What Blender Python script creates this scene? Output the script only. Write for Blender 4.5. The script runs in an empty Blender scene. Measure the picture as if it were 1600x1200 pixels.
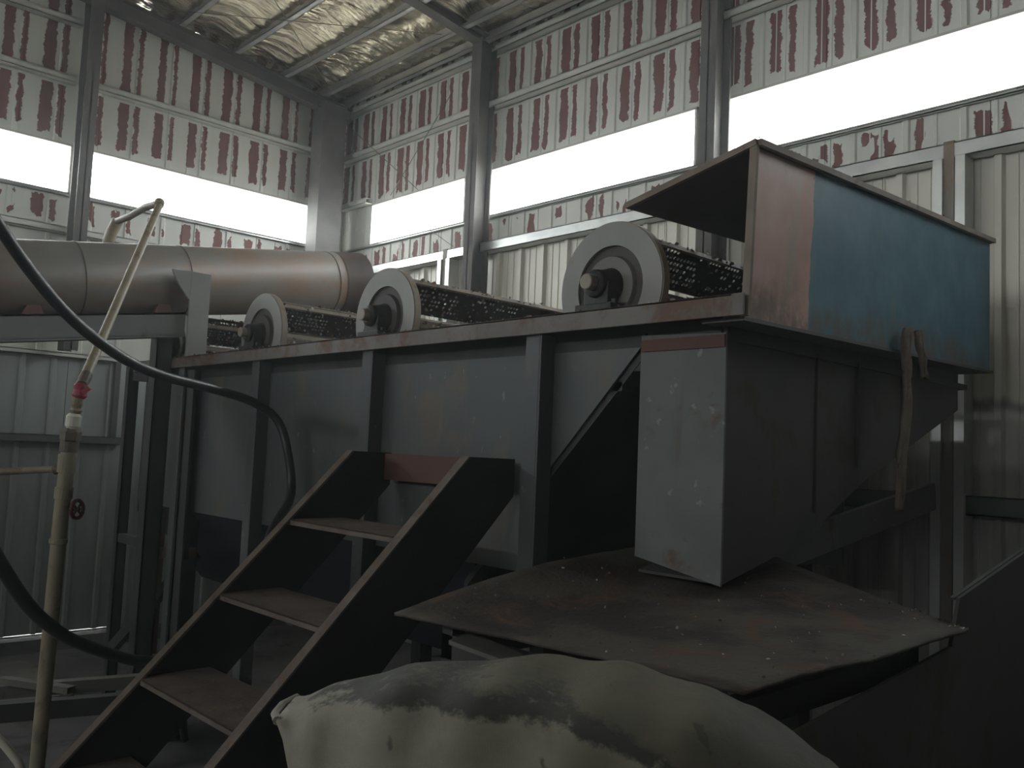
import bpy, bmesh, math, random
from mathutils import Vector, Matrix, noise
random.seed(11)
scene = bpy.context.scene
COL = scene.collection

# ------------------------------------------------------------------ camera, sky, exposure
cam_d = bpy.data.cameras.new('camera')
cam_d.sensor_fit = 'HORIZONTAL'
cam_d.sensor_width = 36.0
cam_d.lens = 1388.3 / 1600 * 36.0
cam_d.clip_start = 0.05
cam = bpy.data.objects.new('camera', cam_d)
COL.objects.link(cam)
yaw, pitch, roll = math.radians(43.375), math.radians(4.347), math.radians(2.446)
fwd = Vector((math.sin(yaw) * math.cos(pitch), math.cos(yaw) * math.cos(pitch), math.sin(pitch)))
rgt = Vector((math.cos(yaw), -math.sin(yaw), 0))
upv = rgt.cross(fwd)
r2 = math.cos(roll) * rgt + math.sin(roll) * upv
u2 = -math.sin(roll) * rgt + math.cos(roll) * upv
mw = Matrix((r2, u2, -fwd)).transposed().to_4x4()
mw.translation = Vector((0, 0, 1.6))
cam.matrix_world = mw
scene.camera = cam

SKY = 10.0
world = bpy.data.worlds.new('overcast_sky')
scene.world = world
world.use_nodes = True
wn = world.node_tree.nodes
wn['Background'].inputs['Color'].default_value = (0.95, 0.985, 1.0, 1)
wn['Background'].inputs['Strength'].default_value = SKY
world.cycles.sampling_method = 'AUTOMATIC'

scene.view_settings.view_transform = 'Standard'
scene.view_settings.look = 'None'
scene.view_settings.gamma = 1.0
scene.view_settings.use_curve_mapping = False
scene.view_settings.exposure = 1.1
scene.cycles.max_bounces = 10
scene.cycles.diffuse_bounces = 5
scene.cycles.transparent_max_bounces = 16
scene.cycles.use_denoising = True

# ------------------------------------------------------------------ geometry helpers
OFF = {}


class MB:
    """collects shapes in world coordinates and builds ONE mesh object"""

    def __init__(self):
        self.v, self.f, self.sm = [], [], []

    def add(self, verts, faces, smooth=False):
        o = len(self.v)
        self.v += [Vector(p) for p in verts]
        for fc in faces:
            self.f.append([i + o for i in fc])
            self.sm.append(smooth)
        return self

    def box(self, x0, x1, y0, y1, z0, z1):
        vs = [(x, y, z) for z in (z0, z1) for y in (y0, y1) for x in (x0, x1)]
        return self.add(vs, [(0, 2, 3, 1), (4, 5, 7, 6), (0, 1, 5, 4), (2, 6, 7, 3), (0, 4, 6, 2), (1, 3, 7, 5)])

    def beam(self, a, b, w, h, up=(0, 0, 1)):
        """rectangular bar from a to b, w sideways and h along up"""
        a, b = Vector(a), Vector(b)
        d = (b - a).normalized()
        s = d.cross(Vector(up)).normalized()
        u = s.cross(d).normalized()
        vs = []
        for p in (a, b):
            for i, j in ((-1, -1), (1, -1), (1, 1), (-1, 1)):
                vs.append(p + s * (i * w / 2) + u * (j * h / 2))
        return self.add(vs, [(3, 2, 1, 0), (4, 5, 6, 7), (0, 1, 5, 4), (1, 2, 6, 5), (2, 3, 7, 6), (3, 0, 4, 7)])

    def prism(self, poly, axis, t0, t1):
        """polygon given in the two other axes, extruded along axis ('x','y','z')"""
        n = len(poly)

        def P(p, t):
            if axis == 'x': return (t, p[0], p[1])
            if axis == 'y': return (p[0], t, p[1])
            return (p[0], p[1], t)
        vs = [P(p, t0) for p in poly] + [P(p, t1) for p in poly]
        fs = [tuple(range(n))[::-1], tuple(range(n, 2 * n))]
        fs += [(i, (i + 1) % n, n + (i + 1) % n, n + i) for i in range(n)]
        return self.add(vs, fs)

    def tube(self, pts, r, seg=14, caps=True, smooth=True):
        pts = [Vector(p) for p in pts]
        n = len(pts)
        rs = r if isinstance(r, (list, tuple)) else [r] * n
        vs, fs = [], []
        ref = None
        for i, p in enumerate(pts):
            t = (pts[min(i + 1, n - 1)] - pts[max(i - 1, 0)]).normalized()
            if ref is None:
                ref = t.orthogonal().normalized()
            ref = (ref - t * ref.dot(t)).normalized()
            bi = t.cross(ref)
            for k in range(seg):
                a = 2 * math.pi * k / seg
                vs.append(p + (ref * math.cos(a) + bi * math.sin(a)) * rs[i])
        for i in range(n - 1):
            for k in range(seg):
                k2 = (k + 1) % seg
                fs.append((i * seg + k, i * seg + k2, (i + 1) * seg + k2, (i + 1) * seg + k))
        self.add(vs, fs, smooth)
        if caps:
            self.add(vs[:seg], [tuple(range(seg))[::-1]])
            self.add(vs[-seg:], [tuple(range(seg))])
        return self

    def lathe(self, base, axis, prof, seg=40, smooth=False, closed=False):
        """prof: (distance along axis, radius)"""
        base, ax = Vector(base), Vector(axis).normalized()
        r = ax.orthogonal().normalized()
        b = ax.cross(r)
        vs, fs = [], []
        for d, rad in prof:
            for k in range(seg):
                a = 2 * math.pi * k / seg
                vs.append(base + ax * d + (r * math.cos(a) + b * math.sin(a)) * rad)
        m = len(prof)
        for i in range(m if closed else m - 1):
            j = (i + 1) % m
            for k in range(seg):
                k2 = (k + 1) % seg
                fs.append((i * seg + k, i * seg + k2, j * seg + k2, j * seg + k))
        if not closed:
            fs.append(tuple(range(seg))[::-1])
            fs.append(tuple((m - 1) * seg + k for k in range(seg)))
        return self.add(vs, fs, smooth)

    def build(self, name, mat, parent=None, bevel=0.0):
        off = OFF.get(parent.name, Vector((0, 0, 0))) if parent else Vector((0, 0, 0))
        me = bpy.data.meshes.new(name)
        me.from_pydata([tuple(p - off) for p in self.v], [], self.f)
        me.polygons.foreach_set('use_smooth', self.sm)
        bm = bmesh.new(); bm.from_mesh(me)
        bmesh.ops.recalc_face_normals(bm, faces=bm.faces)
        bm.to_mesh(me); bm.free()
        me.materials.append(mat)
        o = bpy.data.objects.new(name, me)
        COL.objects.link(o)
        OFF[o.name] = off
        if parent:
            o.parent = parent
        if bevel:
            b = o.modifiers.new('bevel', 'BEVEL')
            b.width = bevel; b.segments = 2; b.limit_method = 'ANGLE'
        return o


def thing(name, label, cat, loc=(0, 0, 0), group=None):
    o = bpy.data.objects.new(name, None)
    COL.objects.link(o)
    o.location = loc
    o.empty_display_size = 0.1
    OFF[o.name] = Vector(loc)
    return tag(o, label, cat, group)


def tag(o, label=None, cat=None, group=None, kind=None):
    if label: o['label'] = label
    if cat: o['category'] = cat
    if group: o['group'] = group
    if kind: o['kind'] = kind
    return o


def struct(o):
    o['kind'] = 'structure'
    return o


def copy_tree(o, parent=None):
    c = o.copy()
    COL.objects.link(c)
    c.parent = parent
    for ch in list(o.children):
        copy_tree(ch, c)
    return c


def smooth_path(pts, n=8):
    pts = [Vector(p) for p in pts]
    out = []
    for i in range(len(pts) - 1):
        p0, p1, p2, p3 = pts[max(i - 1, 0)], pts[i], pts[i + 1], pts[min(i + 2, len(pts) - 1)]
        for k in range(n):
            t = k / n
            out.append(0.5 * ((2 * p1) + (p2 - p0) * t + (2 * p0 - 5 * p1 + 4 * p2 - p3) * t * t + (3 * p1 - p0 - 3 * p2 + p3) * t ** 3))
    out.append(pts[-1])
    return out


# ------------------------------------------------------------------ materials
class NT:
    def __init__(self, name):
        self.m = bpy.data.materials.new(name)
        self.m.use_nodes = True
        self.t = self.m.node_tree
        self.n = self.t.nodes
        self.b = self.n['Principled BSDF']

    def new(self, typ, **kw):
        nd = self.n.new(typ)
        for k, v in kw.items():
            setattr(nd, k, v)
        return nd

    def link(self, a, b):
        self.t.links.new(a, b)

    def math(self, op, a, b=None, c=None, clamp=False):
        nd = self.new('ShaderNodeMath', operation=op)
        nd.use_clamp = clamp
        for i, x in enumerate((a, b, c)):
            if x is None: continue
            if isinstance(x, (int, float)): nd.inputs[i].default_value = x
            else: self.link(x, nd.inputs[i])
        return nd.outputs[0]

    def noise(self, vec, scale, detail=4, rough=0.55, dist=0.0):
        nd = self.new('ShaderNodeTexNoise')
        nd.inputs['Scale'].default_value = scale
        nd.inputs['Detail'].default_value = detail
        nd.inputs['Roughness'].default_value = rough
        nd.inputs['Distortion'].default_value = dist
        if vec is not None: self.link(vec, nd.inputs['Vector'])
        return nd.outputs['Fac']

    def scaled(self, vec, s):
        nd = self.new('ShaderNodeMapping')
        nd.inputs['Scale'].default_value = s
        self.link(vec, nd.inputs['Vector'])
        return nd.outputs[0]

    def ramp(self, fac, lo, hi):
        nd = self.new('ShaderNodeMapRange', interpolation_type='SMOOTHSTEP')
        self.link(fac, nd.inputs[0])
        nd.inputs[1].default_value = lo
        nd.inputs[2].default_value = hi
        return nd.outputs[0]

    def mix(self, fac, a, b):
        nd = self.new('ShaderNodeMix', data_type='RGBA')
        if isinstance(fac, (int, float)): nd.inputs[0].default_value = fac
        else: self.link(fac, nd.inputs[0])
        for s, x in ((6, a), (7, b)):
            if isinstance(x, tuple): nd.inputs[s].default_value = (*x, 1)
            else: self.link(x, nd.inputs[s])
        return nd.outputs[2]

    def bump(self, h, strength, dist=0.01):
        nd = self.new('ShaderNodeBump')
        nd.inputs['Strength'].default_value = strength
        nd.inputs['Distance'].default_value = dist
        self.link(h, nd.inputs['Height'])
        self.link(nd.outputs[0], self.b.inputs['Normal'])

    def coord(self, world=False):
        if world:
            return self.new('ShaderNodeNewGeometry').outputs['Position']
        return self.new('ShaderNodeTexCoord').outputs['Object']

    def fin(self, col, rough=0.6, metal=0.0, spec=0.5):
        if isinstance(col, tuple): self.b.inputs['Base Color'].default_value = (*col, 1)
        else: self.link(col, self.b.inputs['Base Color'])
        if isinstance(rough, (int, float)): self.b.inputs['Roughness'].default_value = rough
        else: self.link(rough, self.b.inputs['Roughness'])
        self.b.inputs['Metallic'].default_value = metal
        self.b.inputs['Specular IOR Level'].default_value = spec
        return self.m


def worn(name, c1, c2, rust=None, world=False, s1=3.0, r1=(0.35, 0.65), s2=5.0, r2=(0.55, 0.7), rough=0.6, metal=0.0,
         bump=0.15, stretch=(1, 1, 1), spec=0.4, specks=None, speck_lo=0.70, streaks=None):
    t = NT(name)
    v = t.scaled(t.coord(world), stretch)
    col = t.mix(t.ramp(t.noise(v, s1), *r1), c1, c2)
    fine = t.noise(v, 60, 3)
    if rust:
        col = t.mix(t.ramp(t.noise(v, s2, 8, 0.65, 0.4), *r2), col, rust)
    if specks:
        col = t.mix(t.math('MULTIPLY', t.ramp(t.noise(v, 22, 4, 0.6), speck_lo, speck_lo + 0.06), 0.6), col, specks)
    if streaks:
        sv = t.scaled(t.coord(world), (11, 11, 1.3))
        col = t.mix(t.math('MULTIPLY', t.ramp(t.noise(sv, 1.0, 6, 0.6), 0.56, 0.74), t.ramp(t.noise(v, 2.0, 3), 0.42, 0.6)), col, streaks)
    if bump:
        t.bump(t.math('ADD', fine, t.noise(v, s2 * 2, 6)), bump, 0.004)
    return t.fin(col, rough, metal, spec)


STRIPE_P = 0.2845


def striped(name, axis, u0, narrow, bands, hards, split_below):
    """pale coated sheet whose coating has come off in pairs of upright strips, showing red primer"""
    t = NT(name)
    pos = t.coord(True)
    sep = t.new('ShaderNodeSeparateXYZ')
    t.link(pos, sep.inputs[0])
    u, z = sep.outputs[axis], sep.outputs[2]
    wob = t.math('MULTIPLY', t.math('SUBTRACT', t.noise(t.scaled(pos, (8, 8, 13)), 1.0, 9, 0.8), 0.5), 0.088)
    wid = t.noise(t.scaled(pos, (2.3, 2.3, 2.0)), 1.0, 3)
    ph = t.math('DIVIDE', t.math('SUBTRACT', t.math('ADD', u, wob), u0), STRIPE_P)
    fr = t.math('FRACT', t.math('ADD', ph, 100.5))

    def strip(c, hw):
        d = t.math('ABSOLUTE', t.math('SUBTRACT', fr, c))
        w = t.math('MULTIPLY', t.math('ADD', t.math('MULTIPLY', wid, 1.5), 0.25), hw)
        return t.math('LESS_THAN', d, w)
    s = t.math('MAXIMUM', strip(0.5, 0.138), strip(narrow, 0.08))
    gap = t.math('GREATER_THAN', t.math('ABSOLUTE', t.math('SUBTRACT', t.math('FRACT', t.math('ADD', t.math('DIVIDE', t.math('SUBTRACT', u, u0), STRIPE_P), 100.5)), 0.497)), 0.012)
    gap = t.math('MAXIMUM', gap, t.math('GREATER_THAN', u, split_below))
    zw = t.math('ADD', z, t.math('MULTIPLY', t.math('SUBTRACT', t.noise(t.scaled(pos, (14, 14, 3)), 1.0, 3), 0.5), 0.16))
    band = None
    for a, b in bands:
        k = t.math('MULTIPLY', t.math('GREATER_THAN', zw, a), t.math('LESS_THAN', zw, b))
        band = k if band is None else t.math('MAXIMUM', band, k)
    # coating stays on over the rails
    hard = None
    for a, b in hards:
        k = t.math('MULTIPLY', t.math('GREATER_THAN', z, a), t.math('LESS_THAN', z, b))
        hard = k if hard is None else t.math('MAXIMUM', hard, k)
    patch = t.math('MAXIMUM', t.math('GREATER_THAN', z, 3.6), t.math('GREATER_THAN', t.noise(t.scaled(pos, (5, 5, 3)), 1.0, 2), 0.47))
    s = t.math('MULTIPLY', s, patch)
    mask = t.math('MULTIPLY', t.math('MULTIPLY', s, gap), t.math('MULTIPLY', band, hard))
    white = t.mix(t.noise(t.scaled(pos, (4, 4, 0.8)), 1.0, 5), (0.60, 0.61, 0.55), (0.74, 0.74, 0.68))
    red = t.mix(t.noise(t.scaled(pos, (30, 30, 6)), 1.0, 3), (0.155, 0.06, 0.052), (0.215, 0.092, 0.078))
    t.bump(t.math('SUBTRACT', 1.0, mask), 0.5, 0.003)
    return t.fin(t.mix(mask, white, red), 0.6, 0.0, 0.3)


M = {}
M['stripe_y'] = striped('coated sheet along y', 1, 4.938, 0.13, ((3.20, 3.37), (3.86, 4.28), (4.32, 4.74), (4.78, 5.6)), ((3.2, 3.405), (3.83, 4.25), (4.335, 4.705), (4.785, 5.7)), 3.05)
M['stripe_x'] = striped('coated sheet along x', 0, 3.011, 0.87, ((3.20, 3.37), (3.87, 4.28), (4.32, 5.6)), ((3.17, 3.405), (3.84, 4.25), (4.335, 5.7)), -50.0)
M['cream_sheet'] = worn('cream wall sheet', (0.50, 0.48, 0.42), (0.57, 0.55, 0.48), (0.30, 0.28, 0.25), world=True, s1=1.2, s2=2.2,
                        r2=(0.60, 0.78), stretch=(1, 1, 0.35), rough=0.45, bump=0.04)


def grimy_sheet():
    t = NT('galvanised wall sheet')
    pos = t.coord(True)
    sep = t.new('ShaderNodeSeparateXYZ'); t.link(pos, sep.inputs[0])
    base = t.mix(t.noise(t.scaled(pos, (1.5, 1.5, 0.4)), 1.0, 4), (0.31, 0.34, 0.335), (0.40, 0.43, 0.42))
    zz = t.math('ADD', sep.outputs[2], t.math('MULTIPLY', t.noise(t.scaled(pos, (5, 5, 1)), 1.0, 4), 0.35))
    splash = t.math('MULTIPLY', t.ramp(zz, 1.9, 1.2), t.noise(t.scaled(pos, (6, 6, 2)), 1.0, 5))
    col = t.mix(splash, base, (0.16, 0.155, 0.14))
    t.bump(t.noise(pos, 3.0, 2), 0.08, 0.02)
    return t.fin(col, 0.42, 0.35, 0.5)


def cream_splashed():
    t = NT('cream sheet with tide marks')
    pos = t.coord(True)
    sep = t.new('ShaderNodeSeparateXYZ'); t.link(pos, sep.inputs[0])
    base = t.mix(t.noise(t.scaled(pos, (1.5, 1.5, 0.4)), 1.0, 4), (0.64, 0.62, 0.53), (0.72, 0.69, 0.60))
    z = t.math('ADD', sep.outputs[2], t.math('MULTIPLY', t.math('SUBTRACT', t.noise(t.scaled(pos, (7, 7, 1.5)), 1.0, 5), 0.5), 0.16))
    low = t.ramp(z, 1.95, 1.86)
    tide1 = t.math('MULTIPLY', t.ramp(t.math('ABSOLUTE', t.math('SUBTRACT', z, 1.92)), 0.05, 0.0), 0.75)
    low2 = t.math('MULTIPLY', t.ramp(z, 1.68, 1.60), t.noise(t.scaled(pos, (9, 9, 2)), 1.0, 4))
    col = t.mix(low, base, (0.58, 0.575, 0.52))
    col = t.mix(tide1, col, (0.16, 0.15, 0.14))
    col = t.mix(low2, col, (0.10, 0.10, 0.10))
    t.bump(t.noise(pos, 3.0, 2), 0.06, 0.02)
    return t.fin(col, 0.45, 0.1, 0.4)


M['galv_sheet'] = grimy_sheet()
M['cream_low'] = cream_splashed()
M['plain_wall'] = worn('plain wall sheet', (0.30, 0.30, 0.28), (0.38, 0.37, 0.34), None, world=True, bump=0.05)
M['girt'] = worn('white painted girt', (0.58, 0.59, 0.54), (0.66, 0.66, 0.60), (0.45, 0.42, 0.36), world=True, s2=4, r2=(0.6, 0.8), bump=0.05)
M['galv'] = worn('bare galvanised rail', (0.52, 0.53, 0.52), (0.62, 0.63, 0.60), (0.30, 0.27, 0.20), world=True, s1=5, s2=6, r2=(0.64, 0.76), rough=0.33, metal=0.7, bump=0.05)
M['column'] = worn('grey column paint', (0.11, 0.106, 0.10), (0.15, 0.142, 0.132), (0.14, 0.095, 0.065), world=True, s2=3, r2=(0.62, 0.8), rough=0.75, bump=0.06, spec=0.2)
M['stained'] = worn('rust stained post', (0.20, 0.19, 0.17), (0.26, 0.245, 0.21), (0.24, 0.15, 0.08), world=True, s1=2, s2=3, r2=(0.5, 0.66), rough=0.6, bump=0.08, stretch=(1, 1, 0.5))
M['dark_girt'] = worn('dark lower girt', (0.07, 0.075, 0.075), (0.10, 0.10, 0.10), None, world=True, bump=0.05)
M['purlin'] = worn('galvanised purlin', (0.40, 0.41, 0.40), (0.50, 0.50, 0.48), None, world=True, rough=0.4, metal=0.5, bump=0.04)
M['concrete'] = worn('dirty concrete', (0.07, 0.07, 0.067), (0.12, 0.116, 0.11), (0.04, 0.037, 0.034), world=True, s1=1.5, s2=2.5, r2=(0.5, 0.65), rough=0.75, bump=0.3)
M['yard'] = worn('outdoor yard', (0.30, 0.29, 0.27), (0.38, 0.37, 0.34), None, world=True, s1=0.4, bump=0)
M['tank_grey'] = worn('worn grey tank paint', (0.072, 0.079, 0.078), (0.092, 0.098, 0.095), (0.12, 0.095, 0.072), s1=2.2, r1=(0.3, 0.7), s2=4, r2=(0.52, 0.68), rough=0.5, bump=0.08, stretch=(1, 1, 0.6), specks=(0.24, 0.24, 0.21), speck_lo=0.66, streaks=(0.125, 0.12, 0.105))
M['rim'] = worn('rim paint gone to rust', (0.15, 0.135, 0.12), (0.19, 0.175, 0.16), (0.14, 0.075, 0.045), s1=4, s2=7, r2=(0.45, 0.62), rough=0.65, bump=0.25)
M['navy'] = worn('navy painted steel', (0.014, 0.019, 0.026), (0.02, 0.026, 0.033), (0.03, 0.028, 0.025), s2=4, rough=0.6, bump=0.1)
M['chute'] = worn('shaded chute steel', (0.046, 0.046, 0.043), (0.062, 0.061, 0.056), (0.05, 0.037, 0.028), s1=2, s2=4, r2=(0.5, 0.7), rough=0.7, bump=0.15, specks=(0.1, 0.1, 0.095), spec=0.25)  # shade below the hood is put into this darker colour
M['chute_pale'] = worn('chute side plate', (0.11, 0.115, 0.112), (0.145, 0.147, 0.142), (0.10, 0.065, 0.042), s1=3, s2=6, r2=(0.56, 0.70), rough=0.6, bump=0.12, specks=(0.28, 0.28, 0.26), speck_lo=0.645, streaks=(0.10, 0.09, 0.075))
M['dark_steel'] = worn('dark steel', (0.028, 0.027, 0.026), (0.045, 0.042, 0.04), (0.06, 0.042, 0.03), s2=5, r2=(0.6, 0.75), rough=0.6, bump=0.15)
M['stair_side'] = worn('stringer dark paint', (0.022, 0.022, 0.022), (0.035, 0.033, 0.032), (0.075, 0.048, 0.035), s2=8, r2=(0.66, 0.78), rough=0.7, bump=0.2)
M['tread'] = worn('rusty tread', (0.13, 0.10, 0.083), (0.17, 0.138, 0.115), (0.095, 0.06, 0.046), s1=8, s2=9, rough=0.85, bump=0.5, specks=(0.24, 0.21, 0.18))
M['red_plate'] = worn('red oxide plate', (0.11, 0.052, 0.04), (0.14, 0.07, 0.052), (0.085, 0.055, 0.042), s2=6, rough=0.75, bump=0.2)
M['rust_plate'] = worn('wet rusty plate', (0.034, 0.025, 0.022), (0.075, 0.066, 0.052), (0.105, 0.056, 0.033), s1=3.0, r1=(0.45, 0.6), s2=4.5, r2=(0.53, 0.66), rough=0.75, bump=0.9, specks=(0.17, 0.13, 0.1))
M['pipe_big'] = worn('conveyor tube paint with rust', (0.15, 0.145, 0.132), (0.185, 0.172, 0.15), (0.205, 0.128, 0.082), s1=1.5, s2=2.2, r2=(0.40, 0.68), rough=0.5, bump=0.08, stretch=(1, 1.6, 1.6))
M['tube_end'] = worn('dark scorched tube end', (0.085, 0.065, 0.055), (0.13, 0.095, 0.075), (0.16, 0.095, 0.065), s2=4, rough=0.6, bump=0.1)
M['beam_grey'] = worn('beam grey', (0.15, 0.155, 0.15), (0.18, 0.18, 0.172), (0.12, 0.09, 0.07), s2=5, r2=(0.64, 0.76), rough=0.55, bump=0.08)
M['disc'] = worn('wheel disc paint', (0.25, 0.25, 0.235), (0.30, 0.295, 0.275), (0.22, 0.16, 0.115), s1=3, s2=5, r2=(0.62, 0.74), rough=0.55, bump=0.08)
M['disc_edge'] = worn('rusty disc edge', (0.27, 0.22, 0.16), (0.30, 0.26, 0.20), (0.2, 0.12, 0.07), s2=6, rough=0.7, bump=0.1)
M['greasy'] = worn('greasy bearing iron', (0.018, 0.018, 0.018), (0.04, 0.038, 0.035), (0.07, 0.06, 0.05), s1=9, s2=14, r2=(0.62, 0.7), rough=0.6, bump=0.6)
M['hub_dark'] = worn('hub dark', (0.055, 0.05, 0.046), (0.08, 0.072, 0.066), (0.1, 0.065, 0.045), s2=7, rough=0.65, bump=0.2)
M['hub_grey'] = worn('hub grey', (0.15, 0.14, 0.13), (0.2, 0.19, 0.175), (0.13, 0.09, 0.065), s2=8, rough=0.6, bump=0.2)
M['shaft'] = worn('shaft end', (0.26, 0.21, 0.17), (0.32, 0.27, 0.22), None, rough=0.5, bump=0.05)
M['blade'] = worn('dirty perforated blade', (0.035, 0.032, 0.03), (0.06, 0.055, 0.05), (0.09, 0.07, 0.05), s1=6, s2=9, rough=0.7, bump=0.3)
M['blade_lip'] = worn('blade lip', (0.20, 0.165, 0.12), (0.25, 0.21, 0.16), (0.1, 0.08, 0.06), s1=6, s2=10, rough=0.75, bump=0.4)
M['hood_dark'] = worn('hood inside steel', (0.085, 0.083, 0.085), (0.105, 0.10, 0.10), (0.09, 0.075, 0.065), s2=3, rough=0.6, bump=0.1)
M['hood_edge'] = worn('hood edge timber colour', (0.20, 0.16, 0.125), (0.26, 0.215, 0.17), (0.12, 0.09, 0.07), s1=9, s2=8, rough=0.75, bump=0.3)
M['rubber'] = worn('black rubber', (0.016, 0.016, 0.017), (0.024, 0.024, 0.025), None, s1=12, rough=0.42, bump=0.1)
M['ypipe'] = worn('yellowed galvanised pipe', (0.25, 0.22, 0.145), (0.31, 0.27, 0.19), (0.17, 0.125, 0.075), s1=6, s2=9, r2=(0.48, 0.66), rough=0.55, bump=0.25)
M['fitting'] = worn('grimy fitting', (0.10, 0.085, 0.065), (0.15, 0.125, 0.095), (0.07, 0.055, 0.045), s1=10, s2=12, rough=0.6, bump=0.3)
M['white_fit'] = worn('white plastic fitting', (0.60, 0.57, 0.48), (0.68, 0.65, 0.56), (0.3, 0.27, 0.2), s1=10, s2=14, r2=(0.62, 0.72), rough=0.5, bump=0.05)
M['red_tape'] = worn('faded red tape', (0.40, 0.06, 0.07), (0.30, 0.04, 0.05), (0.2, 0.14, 0.11), s1=20, s2=25, r2=(0.5, 0.6), rough=0.6, bump=0.3)
M['red_wheel'] = worn('maroon handwheel', (0.12, 0.018, 0.02), (0.09, 0.015, 0.016), None, rough=0.5, bump=0.1)
M['brown_plate'] = worn('brown rusty sheet', (0.085, 0.06, 0.045), (0.12, 0.085, 0.065), (0.06, 0.04, 0.03), s2=5, rough=0.8, bump=0.2)
M['rag'] = worn('dirty rag', (0.16, 0.13, 0.10), (0.22, 0.18, 0.14), (0.08, 0.065, 0.05), s1=9, s2=14, rough=0.95, bump=0.5)
M['clutter'] = worn('dusty floor clutter', (0.12, 0.115, 0.10), (0.17, 0.16, 0.14), (0.07, 0.06, 0.05), s2=6, rough=0.85, bump=0.3)
M['wire'] = worn('thin wire', (0.16, 0.13, 0.10), (0.2, 0.17, 0.13), None, rough=0.5, bump=0)
M['frame'] = worn('window frame', (0.50, 0.47, 0.43), (0.56, 0.53, 0.48), None, world=True, rough=0.5, bump=0)


def hood_paint():
    """front plate: red oxide primer on the left third, blue over the rest, rubbed and soiled low down"""
    t = NT('pink primer and blue paint')
    ob = t.coord()
    sep = t.new('ShaderNodeSeparateXYZ'); t.link(ob, sep.inputs[0])
    x, z = sep.outputs[0], sep.outputs[2]
    n = t.noise(t.scaled(ob, (5, 5, 5)), 1.0, 6, 0.6)
    nf = t.noise(t.scaled(ob, (22, 22, 14)), 1.0, 5, 0.65)
    edge = t.math('ADD', x, t.math('MULTIPLY', t.math('SUBTRACT', nf, 0.5), 0.03))
    pink = t.mix(t.ramp(n, 0.35, 0.65), (0.47, 0.27, 0.215), (0.56, 0.34, 0.285))
    pink = t.mix(t.ramp(t.noise(t.scaled(ob, (7, 7, 1.6)), 1.0, 5), 0.56, 0.70), pink, (0.42, 0.30, 0.25))
    blue = t.mix(t.ramp(n, 0.35, 0.7), (0.05, 0.155, 0.21), (0.085, 0.21, 0.265))
    blue = t.mix(t.ramp(t.noise(t.scaled(ob, (9, 9, 3)), 1.0, 5), 0.60, 0.75), blue, (0.12, 0.20, 0.21))
    col = t.mix(t.math('GREATER_THAN', edge, 0.345), pink, blue)
    soil = t.math('MULTIPLY', t.ramp(t.math('ADD', z, t.math('MULTIPLY', t.math('SUBTRACT', n, 0.5), 0.26)), 0.15, 0.02), t.ramp(nf, 0.25, 0.6))
    col = t.mix(t.math('MULTIPLY', soil, 0.8), col, (0.12, 0.105, 0.085))
    pale = t.math('MULTIPLY', t.ramp(t.math('ADD', z, t.math('MULTIPLY', nf, 0.12)), 0.44, 0.52), t.ramp(t.math('ABSOLUTE', t.math('SUBTRACT', x, 0.16)), 0.2, 0.05))
    col = t.mix(t.math('MULTIPLY', pale, 0.6), col, (0.56, 0.50, 0.45))
    chip = t.ramp(t.noise(t.scaled(ob, (26, 26, 20)), 1.0, 3), 0.74, 0.77)
    col = t.mix(chip, col, (0.12, 0.09, 0.08))
    t.bump(nf, 0.1, 0.004)
    return t.fin(col, t.math('ADD', 0.42, t.math('MULTIPLY', nf, 0.2)), 0.0, 0.4)


M['hood_paint'] = hood_paint()


def foil():
    t = NT('crinkled foil insulation')
    pos = t.coord(True)
    w = t.new('ShaderNodeTexNoise'); w.inputs['Scale'].default_value = 1.0; w.inputs['Detail'].default_value = 5
    w.inputs['Distortion'].default_value = 1.6
    t.link(t.scaled(pos, (2.6, 10, 2.6)), w.inputs['Vector'])
    h2 = t.noise(t.scaled(pos, (9, 30, 9)), 1.0, 4, 0.6, 1.0)
    col = t.mix(t.noise(t.scaled(pos, (1.2, 1.2, 1.2)), 1.0, 4), (0.84, 0.76, 0.58), (0.74, 0.67, 0.52))
    col = t.mix(t.ramp(t.noise(t.scaled(pos, (2.2, 1.5, 2)), 1.0, 5), 0.62, 0.76), col, (0.22, 0.19, 0.15))
    t.bump(t.math('ADD', w.outputs['Fac'], t.math('MULTIPLY', h2, 0.35)), 0.9, 0.03)
    return t.fin(col, 0.2, 0.92, 0.5)


M['foil'] = foil()


def glass():
    t = NT('thin window pane')
    out = t.n['Material Output']
    tr = t.new('ShaderNodeBsdfTransparent'); tr.inputs[0].default_value = (0.95, 0.96, 0.96, 1)
    gl = t.new('ShaderNodeBsdfGlossy'); gl.inputs['Roughness'].default_value = 0.05
    mx = t.new('ShaderNodeMixShader'); mx.inputs[0].default_value = 0.05
    t.link(tr.outputs[0], mx.inputs[1]); t.link(gl.outputs[0], mx.inputs[2])
    t.link(mx.outputs[0], out.inputs['Surface'])
    return t.m


M['glass'] = glass()


def flakes_mat():
    t = NT('shredded plastic flakes')
    g = t.new('ShaderNodeNewGeometry')
    cr = t.new('ShaderNodeValToRGB')
    cr.color_ramp.interpolation = 'CONSTANT'
    els = cr.color_ramp.elements
    els[0].position = 0.0; els[0].color = (0.42, 0.40, 0.35, 1)
    els[1].position = 0.18; els[1].color = (0.17, 0.15, 0.125, 1)
    for p, c in ((0.45, (0.27, 0.225, 0.17)), (0.62, (0.06, 0.055, 0.05)), (0.90, (0.55, 0.53, 0.49)), (0.94, (0.30, 0.15, 0.08)), (0.975, (0.10, 0.15, 0.20))):
        e = els.new(p); e.color = (*c, 1)
    t.link(g.outputs['Random Per Island'], cr.inputs[0])
    return t.fin(cr.outputs[0], 0.5, 0, 0.4)


M['flakes'] = flakes_mat()


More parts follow.
